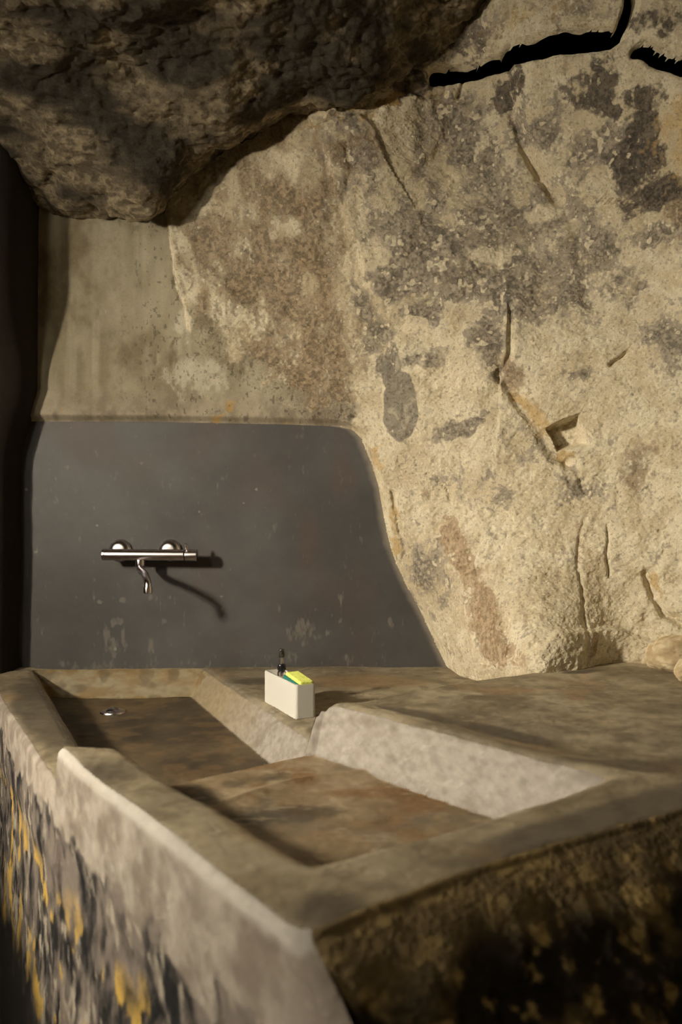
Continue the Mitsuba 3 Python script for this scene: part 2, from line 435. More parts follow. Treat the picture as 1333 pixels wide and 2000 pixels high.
is_left = fin & ~is_b & ~is_near & ~is_slab & ~is_deck
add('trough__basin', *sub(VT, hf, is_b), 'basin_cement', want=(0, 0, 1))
add('trough__rim', *sub(VT, hf, is_left | is_near), 'cement', want=(0, 0, 1))
add('trough__shelf', *sub(VT, hf, is_deck), 'cement', want=(0, 0, 1))
add('worktop', *sub(VT, hf, is_slab), 'cement', want=(0, 0, 1))


tip = np.array([-0.028, 0.80])


def skirt(path_from, path_to, bsdf, key, out_fn, seed, amp):
    ring = OUTC.copy()
    a = np.argmin(np.hypot(*(ring - path_from).T))
    ring = np.roll(ring, -a, 0)
    b = np.argmin(np.hypot(*(ring - path_to).T))
    p1, p2 = ring[:b + 1], np.vstack([ring[b:], ring[:1]])[::-1]
    path = p1 if LineString(p1).length < LineString(p2).length else p2
    ls = LineString(path)
    s = np.arange(0, ls.length, 0.005)
    P = np.array([ls.interpolate(t).coords[0] for t in s] + [path[-1]])
    t = np.gradient(P, axis=0)
    t /= np.linalg.norm(t, axis=1, keepdims=True)
    nn = np.stack([t[:, 1], -t[:, 0]], 1)
    probe = P + nn * 0.01
    nn *= np.where(OUTSD(probe[:, 0], probe[:, 1]) > 0, -1, 1)[:, None]
    inner = P - nn * (RIM_R + 0.001)
    zt = trough_z(inner[:, 0], inner[:, 1])[0]
    angles = np.radians(np.linspace(math.degrees(math.asin(1 - 0.011 / RIM_R)), 90, 9))
    rows = [(0.016, -RIM_R + 0.003)] + [(RIM_R * (1 - math.sin(g)), -RIM_R + RIM_R * (1 - math.cos(g))) for g in angles] + [(0.0, t_) for t_ in spaced((0.004, 0.5, 0.005), (0.5, 0.95, 0.03))]
    inset, tt = np.array(rows).T
    i, k, f = grid(np.arange(len(P)), np.arange(len(tt)))
    i, k = i.astype(int), k.astype(int)
    z = np.maximum(zt[i] - RIM_R - tt[k], -0.04)
    v = np.concatenate([P[i] - nn[i] * inset[k][:, None], z[:, None]], 1)
    e = ss(-0.006, 0.04, tt[k])
    t0 = np.maximum(tt[k], 0)
    v[:, :2] += nn[i] * (out_fn(t0, v) + e * amp * (N(v, 0.15, 3, seed) + 0.45 * N(v, 0.04, 3, seed + 1) + 0.2 * N(v, 0.014, 2, seed + 2)))[:, None]
    w = ss(-0.14, -0.004, -np.hypot(*(P - tip).T)) if key.endswith('front') else np.ones(len(P))
    v[:, :2] += np.array([0.575, -0.818]) * (w[i] * 0.20 * (1 - np.exp(-np.maximum(tt[k] + 0.008, 0) / 0.12)))[:, None]
    n = normals(v, f)
    if (n[:, :2] * nn[i]).sum() < 0:
        f = f[:, ::-1]
    add(key, v, f, bsdf)


skirt(np.array([-1.24, 2.93]), tip, 'front_cement', 'trough__front', lambda t, v: 0.010 * ss(0.10, 0.2, t) * -1 + 0.02 * ss(0.1, 0.9, t), 120, 0.006)
skirt(tip, np.array([1.79, 2.05]), 'lichen_stone', 'trough__apron', lambda t, v: 0 * t, 130, 0.030)
tag('trough', 'old grey-brown cement washing trough with sunken basin below the tap', 'sink')
tag('trough__basin', 'rust-brown stained sunken basin')
tag('trough__rim', 'worn rounded grey-brown rim')
tag('trough__shelf', 'flat brown shelf beside the basin')
tag('trough__front', 'pale plastered front with peeling black and ochre patches')
tag('trough__apron', 'rough dark stone side with yellowish blotches')
tag('worktop', 'raised grey-beige cement worktop right of the basin at the foot of the rock', 'worktop')


# ------------------------------------------------------------------ small solids
def lathe(profile, n=40):
    m = trimesh.creation.revolve(np.array(profile, float), sections=n)
    return m


def turn(m, d, at_):
    """the mesh's z axis turned to d, moved to at_"""
    m = m.copy()
    m.apply_transform(trimesh.geometry.align_vectors([0, 0, 1], np.asarray(d, float) / np.linalg.norm(d)))
    m.apply_translation(at_)
    return m


def tube(pts, rad, n=24, closed=True):
    pts = np.asarray(pts, float)
    rad = np.broadcast_to(rad, len(pts))
    t = np.gradient(pts, axis=0)
    t /= np.linalg.norm(t, axis=1, keepdims=True)
    up = np.array([0.9, 0.1, 0.2])
    rings = []
    for p, d, r in zip(pts, t, rad):
        u = np.cross(d, up)
        u /= np.linalg.norm(u)
        w = np.cross(d, u)
        a = np.linspace(0, 2 * np.pi, n, endpoint=False)
        rings.append(p + r * (np.cos(a)[:, None] * u + np.sin(a)[:, None] * w))
    v = np.vstack(rings)
    i, k = np.meshgrid(np.arange(len(pts) - 1), np.arange(n), indexing='ij')
    a, b = (i * n + k).ravel(), (i * n + (k + 1) % n).ravel()
    f = np.vstack([np.stack([a, b, b + n], 1), np.stack([a, b + n, a + n], 1)])
    if closed:
        v = np.vstack([v, pts[:1], pts[-1:]])
        k = np.arange(n)
        f = np.vstack([f, np.stack([0 * k + len(v) - 2, (k + 1) % n, k], 1), np.stack([0 * k + len(v) - 1, (len(pts) - 1) * n + k, (len(pts) - 1) * n + (k + 1) % n], 1)])
    m = trimesh.Trimesh(v, f, process=False)
    m.fix_normals()
    return m


def put(key, m, bsdf, smooth=35):
    scene[key] = mikit.ply(m, bsdf, smooth=smooth)


def rounded_bar(r, L, c):
    return [(0, 0), (r - c, 0), (r - c * 0.3, c * 0.3), (r, c), (r, L - c), (r - c * 0.3, L - c * 0.3), (r - c, L), (0, L)]


# ---- the mixer tap
BY = 2.535                                              # depth of the bar
L0, R0 = at(203, 1083, BY), at(386, 1084.5, BY)
bd = (R0 - L0) / np.linalg.norm(R0 - L0)
LB = np.linalg.norm(R0 - L0)
put('mixer_tap__body', turn(lathe(rounded_bar(0.0165, LB * 0.862, 0.002)), bd, L0), 'chrome')
put('mixer_tap__end_cap', turn(lathe(rounded_bar(0.0170, 0.010, 0.002)), bd, L0 - bd * 0.004), 'chrome')
put('mixer_tap__handle', turn(lathe(rounded_bar(0.0168, LB * 0.130, 0.002)), bd, L0 + bd * LB * 0.868), 'chrome')
hp = L0 + bd * LB * 0.90
put('mixer_tap__handle__pin', tube([hp + [0, -0.006, 0.012], hp + [-0.002, -0.012, 0.022], hp + [-0.004, -0.018, 0.033]], [0.0042, 0.0046, 0.0048], 16), 'chrome')
for k, u in enumerate((236, 333)):
    sfx = '' if k == 0 else '_001'
    e = at(u, 1078, YP)
    e[2] += 0.004
    cup = lathe([(0, 0), (0.034, 0), (0.0345, 0.003), (0.0335, 0.010), (0.029, 0.018), (0.020, 0.023), (0.014, 0.024), (0, 0.024)])
    put('mixer_tap__escutcheon' + sfx, turn(cup, (0, -1, 0), e + [0, 0.002, 0]), 'chrome')
    q = e.copy()
    q[2] = (L0 + R0)[2] / 2
    put('mixer_tap__union' + sfx, turn(lathe([(0, 0), (0.012, 0), (0.012, 0.040), (0, 0.040)]), (0, -1, 0), [q[0], YP - 0.018, q[2] + 0.001]), 'chrome')
SP0 = at(274, 1086, BY)
base = SP0 + [0, 0, -0.010]
put('mixer_tap__spout_collar', turn(lathe([(0, 0), (0.0135, 0), (0.014, 0.004), (0.014, 0.016), (0.012, 0.020), (0, 0.020)]), (0, 0, -1), base), 'chrome')
tipd = np.array([0.056, -0.150, 0])
ctrl = np.array([base + [0, 0, -0.012], base + [0.001, -0.004, -0.022], base + [0.005, -0.020, -0.029], base + tipd * 0.35 + [0, 0, -0.033], base + tipd * 0.75 + [0, 0, -0.042],
                 base + tipd * 0.93 + [0, 0, -0.052], base + tipd * 1.0 + [0, 0, -0.064], base + tipd * 1.0 + [0, 0, -0.072]])
from scipy.interpolate import CubicSpline
cs = CubicSpline(np.r_[0, np.cumsum(np.linalg.norm(np.diff(ctrl, axis=0), axis=1))], ctrl)
put('mixer_tap__spout', tube(cs(np.linspace(0, cs.x[-1], 40)), 0.0098), 'chrome', True)
put('mixer_tap__spout__nozzle', turn(lathe([(0, 0), (0.0112, 0), (0.0118, 0.002), (0.0118, 0.015), (0.0105, 0.017), (0.008, 0.017), (0.0078, 0.013), (0, 0.013)]), (0, 0, -1), ctrl[-1] + [0, 0, 0.004]), 'chrome')
tag('mixer_tap', 'wall mounted chrome bar mixer tap with a swivel spout on the dark panel', 'tap')

# ---- the drain
dp = np.array([-0.635, 2.41, 0.0])
dp[2] = trough_z(np.array([dp[0]]), np.array([dp[1]]))[0][0]
ring = lathe([(0, 0.0005), (0.010, 0.0005), (0.0115, 0.003), (0.026, 0.0045), (0.034, 0.0025), (0.036, -0.004), (0, -0.004)], 48)
put('trough__drain', turn(ring, (0, 0, 1), dp + [0, 0, 0.001]), 'chrome')
put('trough__drain__plug', turn(lathe([(0, 0.014), (0.006, 0.0135), (0.015, 0.010), (0.019, 0.005), (0.019, 0.002), (0, 0.002)]), (0, 0, 1), dp), 'chrome')
tag('trough__drain', 'round chrome drain')

# ---- the caddy with soap pump, and the sponge in it
from manifold3d import Manifold, CrossSection
NB, LBK = at(577.5, 1406, 1.942), at(516, 1371, 2.125)
ld = (LBK - NB)[:2]
CL = np.linalg.norm(ld)
ld /= CL
wd = np.array([ld[1], -ld[0]])
if wd[0] < 0:
    wd = -wd
CWID, CH = 0.050, 0.0775
Zc = Z_DECK + 0.0005
CT = np.eye(4)                                          # local x along the long side (away), y across, z up
CT[:3, 0], CT[:3, 1] = [*ld, 0], [*wd, 0]
CT[:3, 3] = [NB[0], NB[1], Zc]


def rrect(l, w, r, inset=0.0):
    p = Polygon([(0, 0), (l, 0), (l, w), (0, w)]).buffer(-r - inset).buffer(r, quad_segs=6)
    return np.array(p.exterior.coords)[:-1]


def place(m):
    m = m.copy()
    m.apply_transform(CT)
    if np.linalg.det(CT[:3, :3]) < 0:
        m.invert()
    return m


def from_manifold(mm):
    q = mm.to_mesh()
    return trimesh.Trimesh(q.vert_properties[:, :3], q.tri_verts, process=False)


def prism(poly, z0, z1):
    return Manifold.extrude(CrossSection([poly if Polygon(poly).exterior.is_ccw else poly[::-1]]), z1 - z0).translate((0, 0, z0))


box = prism(rrect(CL, CWID, 0.007, 0.0012), 0, 0.0012) + prism(rrect(CL, CWID, 0.007), 0.0012, CH - 0.001) + prism(rrect(CL, CWID, 0.007, 0.0008), CH - 0.001, CH)
hollow = rrect(CL * 0.50, CWID, 0.006, 0.0035)
pump_well = rrect(CL * 0.50, CWID, 0.006, 0.0035) + [CL * 0.50, 0]
box = box - prism(hollow, 0.006, 0.2) - prism(pump_well, CH - 0.008, 0.2)
put('sink_caddy__holder', place(from_manifold(box)), 'caddy', 30)
pc = np.array([CL * 0.73, CWID * 0.50, 0])


def loc(p):
    return (CT @ [*p, 1])[:3]


put('sink_caddy__soap_pump', turn(lathe([(0, 0), (0.0105, 0), (0.0105, 0.011), (0.009, 0.013), (0.0055, 0.014), (0.0055, 0.016), (0, 0.016)]), (0, 0, 1), loc(pc + [0, 0, CH - 0.0085])), 'chrome')
put('sink_caddy__soap_pump__collar', turn(lathe([(0, 0), (0.008, 0), (0.0105, 0.004), (0.0105, 0.012), (0.009, 0.016), (0.005, 0.018), (0, 0.018)]), (0, 0, 1), loc(pc + [0, 0, CH + 0.005])), 'black_plastic')
put('sink_caddy__soap_pump__stem', turn(lathe([(0, 0), (0.0042, 0), (0.0042, 0.020), (0, 0.020)]), (0, 0, 1), loc(pc + [0, 0, CH + 0.0215])), 'chrome')
hd = loc(pc + [0, 0, CH + 0.050])
put('sink_caddy__soap_pump__head', turn(lathe([(0, -0.012), (0.0062, -0.012), (0.0078, -0.006), (0.0078, 0.004), (0.0068, 0.0075), (0.003, 0.009), (0, 0.009)]), (0, 0, 1), hd), 'black_chrome')
wv = np.array([-0.12, -0.99, 0])
put('sink_caddy__soap_pump__nozzle', tube([hd + wv * 0.002, hd + wv * 0.014 + [0, 0, 0.002], hd + wv * 0.024 + [0, 0, 0.0005], hd + wv * 0.029 + [0, 0, -0.006]], [0.0042, 0.004, 0.0036, 0.003], 16), 'black_chrome')
tag('sink_caddy', 'small cream sink caddy with a dark soap pump on the shelf beside the basin', 'caddy')
tag('sink_caddy__holder', 'cream rectangular holder')
tag('sink_caddy__soap_pump', 'dark and chrome soap pump')


def soft_box(l, w, h, r, jitter, seed):
    m = from_manifold(Manifold.batch_hull([Manifold.sphere(r, 16).translate((a, b, c_)) for a in (r, l - r) for b in (r, w - r) for c_ in (r, h - r)]).refine_to_length(0.003))
    v = np.array(m.vertices)
    n = np.array(m.vertex_normals)
    m.vertices = v + n * (jitter * N(v, 0.008, 2, seed))[:, None]
    return m


sp = soft_box(0.088, 0.034, 0.068, 0.004, 0.0006, 200)
pad = soft_box(0.088, 0.006, 0.062, 0.003, 0.0005, 201)
for key, m, off, b in (('sponge__foam', sp, (0.0055, 0.0105, 0.008), 'sponge_foam'), ('sponge__scouring_pad', pad, (0.0055, 0.0048, 0.0075), 'scour_pad')):
    m = m.copy()
    m.apply_translation(off)
    m.apply_transform(trimesh.transformations.rotation_matrix(math.radians(-5), [0, 1, 0], [0.01, 0, 0.01]))
    m.apply_translation([0.0, 0, 0.009])
    put(key, place(m), b, True)
tag('sponge', 'yellow foam sponge with green scouring side, standing in the cream caddy', 'sponge')
tag('sponge__scouring_pad', 'green scouring pad')
tag('sponge__foam', 'bright yellow foam')


# ---- loose stones on the worktop
def boulder(key, cen, size, seed, label, squash=1.0):
    m = trimesh.creation.icosphere(subdivisions=5)
    v = np.array(m.vertices)
    v = np.sign(v) * np.abs(v) ** 0.8
    v *= 1 + 0.16 * N(v + seed, 0.9, 3, seed)[:, None] + 0.035 * N(v + seed, 0.2, 3, seed + 1)[:, None]
    v = v * size
    v[:, 2] = np.maximum(v[:, 2], -0.75 * size[2])
    v += cen
    scene[key] = mikit.ply((v, np.array(m.faces)), 'boulder_rock', smooth=True)
    tag(key, label, 'stone')


b1 = at(1335, 1288, 2.17)
boulder('boulder', np.array([b1[0], b1[1], Z_SLAB + 0.036]), np.array([0.088, 0.06, 0.048]), 301, 'pale cream stone lying on the worktop against the rock foot, the larger of two')
b2 = at(1366, 1325, 2.02)
boulder('boulder_001', np.array([b2[0], b2[1], Z_SLAB + 0.022]), np.array([0.052, 0.05, 0.030]), 311, 'small pale stone at the right edge of the photo in front of the larger one')

# ---- the lamp that lights the place, out of the picture to the left
ax = (AIM - LAMP) / np.linalg.norm(AIM - LAMP)
disk = turn(trimesh.creation.cylinder(radius=LAMP_R, height=0.004, sections=48), ax, LAMP)
scene['floodlight__lens'] = {**mikit.ply(disk, 'lamp_white', smooth=30), 'emitter': {'type': 'area', 'radiance': {'type': 'rgb', 'value': LAMP_RADIANCE}}}
put('floodlight__housing', turn(lathe([(0.0, -0.10), (0.07, -0.10), (0.11, -0.07), (LAMP_R + 0.012, -0.004), (LAMP_R + 0.012, SNOOT), (LAMP_R + 0.006, SNOOT), (LAMP_R + 0.006, -0.004), (0.10, -0.06), (0.0, -0.09)], 48), ax, LAMP), 'black_plastic')
put('floodlight__stand', tube([LAMP - ax * 0.095, [LAMP[0] - ax[0] * 0.2, LAMP[1] - ax[1] * 0.2, LAMP[2] - 0.1], [LAMP[0] - ax[0] * 0.2, LAMP[1] - ax[1] * 0.2, -0.04]], 0.016, 16), 'black_plastic')
globe = trimesh.creation.icosphere(subdivisions=4, radius=FILL_GLOBE_R)  # unseen globe added only to lift the shadows, no lamp of the place
globe.apply_translation(FILL_GLOBE)
scene['fill_globe__shade'] = {**mikit.ply(globe, 'lamp_white', smooth=True), 'emitter': {'type': 'area', 'radiance': {'type': 'rgb', 'value': FILL_GLOBE_RADIANCE}}}
put('fill_globe__cord', tube([FILL_GLOBE + [0, 0, FILL_GLOBE_R - 0.01], FILL_GLOBE + [0, 0, 0.4], FILL_GLOBE + [0, 0, 0.75]], 0.005, 12), 'black_plastic')
tag('fill_globe', 'added fill light out of view, a white globe on a black cord', 'lamp')
tag('floodlight', 'round floodlight on a stand left of the trough', 'lamp')


# ------------------------------------------------------------------ materials
def surf(tex, rough=0.9, spec=0.25, bump=None, scale=1.0, eps=1e-3):
    b = {'type': 'principled', 'base_color': tex, 'roughness': rough, 'specular': spec}
    if bump is not None:
        b = {'type': 'bumpmap', 'arbitrary': proc(bump, eps), 'scale': scale, 'bsdf': b}
    return {'type': 'twosided', 'bsdf': b}


def ell(items):
    """stains on the rock face: ellipses seen at pixels -> world (x, z, 1/rx, 1/rz, cos, sin, weight)"""
    out = []
    for it in items:
        u, v, ru, rv = it[:4]
        rot, wt = math.radians(it[4] if len(it) > 4 else 0), it[5] if len(it) > 5 else 1.3
        c_ = W([(u, v)])[0]
        y = float(macro(np.array([c_[0]]), np.array([c_[1]]))[0])
        out.append(tuple(map(float, (c_[0], c_[1], F / (ru * y), F / (rv * y), math.cos(rot), math.sin(rot), wt))))
    return out


def blobs(x, z, items):
    s = mi.Float(-1.0)
    for cx_, cz_, ix, iz, co, si, wt in items:
        a, b = x - cx_, z - cz_
        e = dr.square((a * co + b * si) * ix) + dr.square((b * co - a * si) * iz)
        s = dr.maximum(s, wt * (1.0 - dr.minimum(e, 2.5)))
    return s


GREY = ell([(930, 450, 250, 150, 0, .75), (940, 310, 55, 70), (850, 470, 120, 70, 10), (970, 420, 95, 55), (1045, 435, 60, 55), (900, 540, 130, 55), (780, 545, 70, 55), (820, 610, 60, 32), (1010, 560, 80, 90),
            (960, 680, 45, 55), (1150, 490, 55, 70), (1270, 460, 55, 32), (720, 620, 30, 80, 20), (845, 700, 50, 22), (752, 700, 20, 45), (1300, 660, 60, 70, 0, .6),
            (1100, 570, 70, 70, 0, .8), (910, 830, 70, 16, 20), (830, 1130, 55, 70, 0, .7), (1040, 870, 60, 40, 0, .5), (950, 960, 110, 30, -20, .4), (1120, 960, 60, 40, 0, .4),
            (880, 240, 70, 70), (700, 330, 40, 60, 0, .7), (1050, 250, 60, 60, 0, .7), (1170, 300, 60, 60), (810, 350, 60, 60, 0, .6), (1220, 560, 40, 40, 0, .7), (1120, 730, 40, 20, 0, .8),
            (640, 250, 60, 60, 0, .6), (900, 60, 80, 40), (820, 120, 60, 30), (1150, 30, 60, 40, 0, .6)])
OVAL = ell([(782, 795, 36, 70, 0, 1.6), (765, 725, 20, 40, 0, 1.3)])
BLACK = ell([(1250, 230, 38, 75), (1235, 330, 55, 55), (1260, 380, 60, 42, 10), (1155, 185, 55, 60, 0, .8), (1195, 205, 24, 32), (800, 175, 48, 30), (745, 205, 60, 10, 10, .6), (985, 180, 24, 40, 0, .8), (1280, 35, 60, 34, 0, .8), (905, 85, 60, 30, 0, .6)])
BROWN = ell([(520, 520, 190, 270, 0, .75), (420, 470, 65, 100, 0), (480, 560, 90, 70, -30), (560, 600, 90, 90), (620, 700, 100, 90, 0), (660, 640, 55, 70), (600, 400, 90, 70), (700, 290, 65, 55), (540, 500, 90, 60),
             (640, 770, 70, 40), (450, 350, 60, 60, 0, .6), (520, 680, 60, 70), (980, 720, 40, 40, 0, .7), (1320, 420, 40, 90, 0, .6), (1250, 910, 40, 30, 0, .4), (400, 600, 30, 60, -20)])
TONE = ell([(400, 690, 60, 75, 0, 1.7), (465, 750, 75, 60, 0, 1.8), (550, 792, 75, 45, 10, 1.8), (640, 815, 75, 30, 10, 1.7), (378, 630, 22, 50, 0, 1.3)])
PALE = ell([(715, 410, 14, 50), (710, 520, 10, 60, 20), (360, 640, 22, 50), (380, 735, 70, 45), (950, 280, 20, 20), (1060, 410, 40, 16), (960, 500, 60, 20), (800, 640, 50, 20),
            (730, 500, 30, 40), (890, 730, 80, 60, 0, .8), (620, 215, 60, 14), (560, 300, 50, 60, 0, .5), (680, 520, 12, 60, 20)])
RUST = ell([(880, 1045, 20, 48, 15), (905, 1110, 24, 52, 15), (935, 1185, 32, 66, 15), (968, 1262, 34, 50, 10), (1140, 1080, 16, 60, 0, .3), (1148, 1250, 10, 30)])
OCHRE = ell([(560, 225, 70, 14, 15), (650, 212, 70, 18, 0), (745, 205, 60, 14, 25), (1345, 270, 70, 110), (1100, 890, 22, 26), (1040, 810, 14, 70, 35), (770, 1040, 8, 60, 8), (738, 890, 9, 30), (776, 1078, 9, 30), (600, 240, 60, 16, 0, .8), (1285, 1150, 10, 36, 20), (1020, 30, 120, 40, 0, .4)])


def plaster_base(x, z):
    m = fbm(x * 12, z * 6, 1.5, 4)
    f = fbm(x * 90, z * 60, 2.5, 3)
    g = fbm(x * 34, z * 26, 6.5, 4)
    st = fbm(x * 30, z * 2.2, 5.5, 3)
    c_ = mix([.25, .215, .14], [.40, .355, .255], smoothstep(.3, .7, m))
    c_ = mix(c_, [.50, .45, .34], .4 * smoothstep(.52, .75, st))
    c_ = mix(c_, [.155, .115, .065], .85 * smoothstep(.44, .72, fbm(x * 5, z * 3.5, 8.5, 4) + .25 * (g - .5)))
    lo = smoothstep(1.80, 1.68, z + .08 * (m - .5))
    c_ = mix(c_, mix([.22, .18, .135], [.40, .34, .26], smoothstep(.3, .7, g)), .75 * lo)
    c_ = mix(c_, [.60, .55, .43], .55 * smoothstep(.1, 1.1, blobs(x + .08 * (m - .5), z + .06 * (g - .5), PALE) + 3.5 * (g - .5) + 1.5 * (f - .5)))
    c_ = mix(c_, [.45, .27, .06], .6 * smoothstep(.68, .76, fbm(x * 24, z * 24, 3.5, 2)) * lo)
    return mix(c_, c_ * .45, .8 * smoothstep(.60, .70, f) * smoothstep(-.74, -.52, x + .14 * (m - .5))) * (.86 + .28 * fbm(x * 300, z * 300, 1.5, 2))


def plaster_col(p, n, uv):
    return plaster_base(p.x, p.z)


def rock_col(p, n, uv):
    x, z = p.x, p.z
    y = p.y
    wx = x + 0.06 * (fbm(x * 14, z * 14, 3.0, 3) - 0.5) + 0.02 * (noise(x * 70, z * 70, 5.0) - 0.5)
    wz = z + 0.06 * (fbm(x * 14, z * 14, 9.0, 3) - 0.5) + 0.02 * (noise(x * 70, z * 70, 8.0) - 0.5)
    big = fbm(x * 5, z * 5, y * 5 + 1.5, 3)
    mid = fbm(x * 22, z * 22, y * 22 + 4.5, 4)
    fine = fbm(x * 110, z * 110, y * 110 + 2.5, 3)
    c_ = mix([.53, .45, .31], [.66, .59, .44], smoothstep(.3, .7, mid))
    c_ = mix(c_, [.46, .38, .255], .6 * smoothstep(.5, .7, big))
    c_ = mix(c_, [.73, .67, .52], .6 * smoothstep(.55, .75, fine))
    dia = fbm(x * 26 + z * 6, z * 11 - x * 4, y * 11 + 5.5, 4)
    br = smoothstep(-.1, .95, blobs(wx, wz, BROWN) + 3.4 * (dia - .5) + 2.0 * (fine - .5))
    c_ = mix(c_, mix([.125, .088, .055], [.33, .24, .155], smoothstep(.33, .67, fine)), .82 * br)
    gr = smoothstep(-.05, .75, blobs(wx, wz, GREY) + 3.2 * (mid - .5) + 2.0 * (fine - .5))
    c_ = mix(c_, mix([.115, .10, .082], [.33, .28, .22], smoothstep(.33, .67, fine)), .88 * gr)
    ov = smoothstep(.1, .3, blobs(x + .3 * (wx - x), z + .3 * (wz - z), OVAL))
    c_ = mix(c_, mix([.17, .15, .12], [.28, .25, .20], fine), .9 * ov)
    bl = smoothstep(.05, .7, blobs(wx, wz, BLACK) + 2.4 * (mid - .5) + 1.4 * (fine - .5))
    c_ = mix(c_, mix([.035, .030, .027], [.13, .105, .085], smoothstep(.3, .7, fine)), .93 * bl)
    to = smoothstep(.0, .9, blobs(wx, wz, TONE) + 1.4 * (mid - .5) + .8 * (fine - .5))
    c_ = mix(c_, plaster_base(x, z), to)
    oc = smoothstep(.1, 1.2, blobs(wx, wz, OCHRE) + 2.4 * (mid - .5) + 1.2 * (fine - .5))
    c_ = mix(c_, [.46, .31, .12], .7 * oc)
    ru = smoothstep(.1, .5, blobs(wx, wz, RUST) + 1.8 * (fine - .5))
    c_ = mix(c_, mix([.19, .12, .062], [.40, .285, .185], smoothstep(.3, .7, fine)), .75 * ru)
    pa = smoothstep(.1, .8, blobs(wx, wz, PALE) + 2.0 * (mid - .5))
    c_ = mix(c_, [.70, .61, .44], .75 * pa)
    ve = smoothstep(.035, .0, dr.abs(fbm(wx * 9 + 4, wz * 6, 11.5, 3) - .5)) * smoothstep(.45, .6, fbm(x * 12, z * 12, 13.5, 2))
    c_ = mix(c_, [.64, .56, .41], .35 * ve)
    fl = smoothstep(.66, .72, fbm(x * 60, z * 60, y * 60 + 7.5, 2)) * smoothstep(.3, .6, gr)
    c_ = mix(c_, [.66, .58, .42], .8 * fl)
    sp_ = smoothstep(.60, .75, fbm(x * 170, z * 170, y * 170 + 6.5, 2))
    return mix(c_, c_ * .5, .6 * sp_) * (.78 + .44 * fbm(x * 330, z * 330, y * 330 + 3.5, 2))


def rock_bump(p, n, uv):
    return fbm(p.x * 160, p.y * 160, p.z * 160, 3) + .6 * fbm(p.x * 60, p.y * 60, p.z * 60, 2)


scene['rock'] = surf(proc(rock_col), .95, .15, rock_bump, .0045)


def plain_col(p, n, uv):
    m = fbm(p.x * 9, p.y * 9, p.z * 9, 4)
    return mix([.25, .20, .13], [.50, .42, .28], smoothstep(.3, .7, m))


scene['rock_plain'] = surf(proc(plain_col), .95, .15)


def boulder_col(p, n, uv):
    m = fbm(p.x * 40, p.y * 40, p.z * 40, 4)
    return mix([.42, .32, .19], [.60, .50, .33], smoothstep(.35, .65, m))


scene['boulder_rock'] = surf(proc(boulder_col), .95, .15, rock_bump, .003)


scene['plaster'] = surf(proc(plaster_col), .9, .2, rock_bump, .0012)

PE = PANEL[4:17].tolist()                               # the edge against the rock


def edge_x(z):
    r = mi.Float(PE[0][0])
    for (xa_, za_), (xb_, zb_) in zip(PE[:-1], PE[1:]):
        t = dr.clip((za_ - z) / max(za_ - zb_, 1e-6), 0, 1)
        r = dr.select(z < za_, xa_ + (xb_ - xa_) * t, r)
    return r


def fl_ell(items):
    return [(*at(u, v, YP)[[0, 2]].tolist(), F / (ru * YP), F / (rv * YP), 1.0, 0.0, wt) for u, v, ru, rv, wt in items]


LIME = fl_ell([(225, 1215, 22, 12, .8), (208, 1240, 8, 30, .7), (240, 1245, 6, 36, .6), (195, 1176, 8, 5, .9), (240, 1172, 8, 8, .9), (222, 1265, 30, 20, .5), (595, 1235, 40, 26, .7), (622, 1240, 12, 14, .7), (290, 1265, 12, 16, .4),
               (660, 1290, 120, 14, .15), (280, 1300, 260, 10, .2), (765, 1215, 8, 14, .5)])


def panel_col(p, n, uv):
    x, z = p.x, p.z
    m = fbm(x * 4, z * 5, 1.5, 4)
    f = fbm(x * 60, z * 60, 2.5, 3)
    c_ = mix([.056, .053, .052], [.080, .076, .075], smoothstep(.3, .7, m))
    c_ = mix(c_, [.085, .055, .047], .5 * smoothstep(.55, .75, fbm(x * 5 + 3, z * 3, 8.5, 3)))
    li = smoothstep(.15, .8, blobs(x, z, LIME) + 2.6 * (fbm(x * 70, z * 28, 4.5, 3) - .5))
    c_ = mix(c_, [.20, .18, .155], .55 * li)
    d = edge_x(z) - x + .012 * (fbm(x * 30, z * 30, 6.5, 3) - .5)
    c_ = mix(c_, [.24, .21, .17], .75 * smoothstep(.026, .0, d))
    dot = smoothstep(.80, .84, noise(x * 75, z * 75, 3.5)) * smoothstep(.6, .7, noise(x * 9, z * 9, 1.5))
    return mix(c_, [.30, .28, .25], .6 * dot) * (.9 + .2 * f)


scene['panel'] = surf(proc(panel_col), .55, .4)


def soot_col(p, n, uv):
    m = fbm(p.x * 3.5 + p.y * 2, p.y * 9, p.z * 9 + p.x * 2, 5)
    f = fbm(p.x * 50, p.y * 70, p.z * 70, 4)
    g = fbm(p.x * 240, p.y * 240, p.z * 240, 2)
    c_ = mix([.105, .083, .055], [.27, .22, .145], smoothstep(.36, .70, f))
    return mix(c_, [.026, .022, .018], .88 * smoothstep(.43, .60, m + .25 * (f - .5))) * (.7 + .6 * g)


scene['soot_rock'] = surf(proc(soot_col), .95, .15, rock_bump, .004)
scene['shade_black'] = surf({'type': 'rgb', 'value': [.022, .018, .014]}, .95, .1)  # shade on the left wall, painted in as near-black rock
scene['floor_stone'] = surf({'type': 'rgb', 'value': [.007, .006, .005]}, .9, .2)


def plan(items):
    return [(cx_, cy_, 1 / rx, 1 / ry, math.cos(math.radians(r)), math.sin(math.radians(r)), wt) for cx_, cy_, rx, ry, r, wt in items]


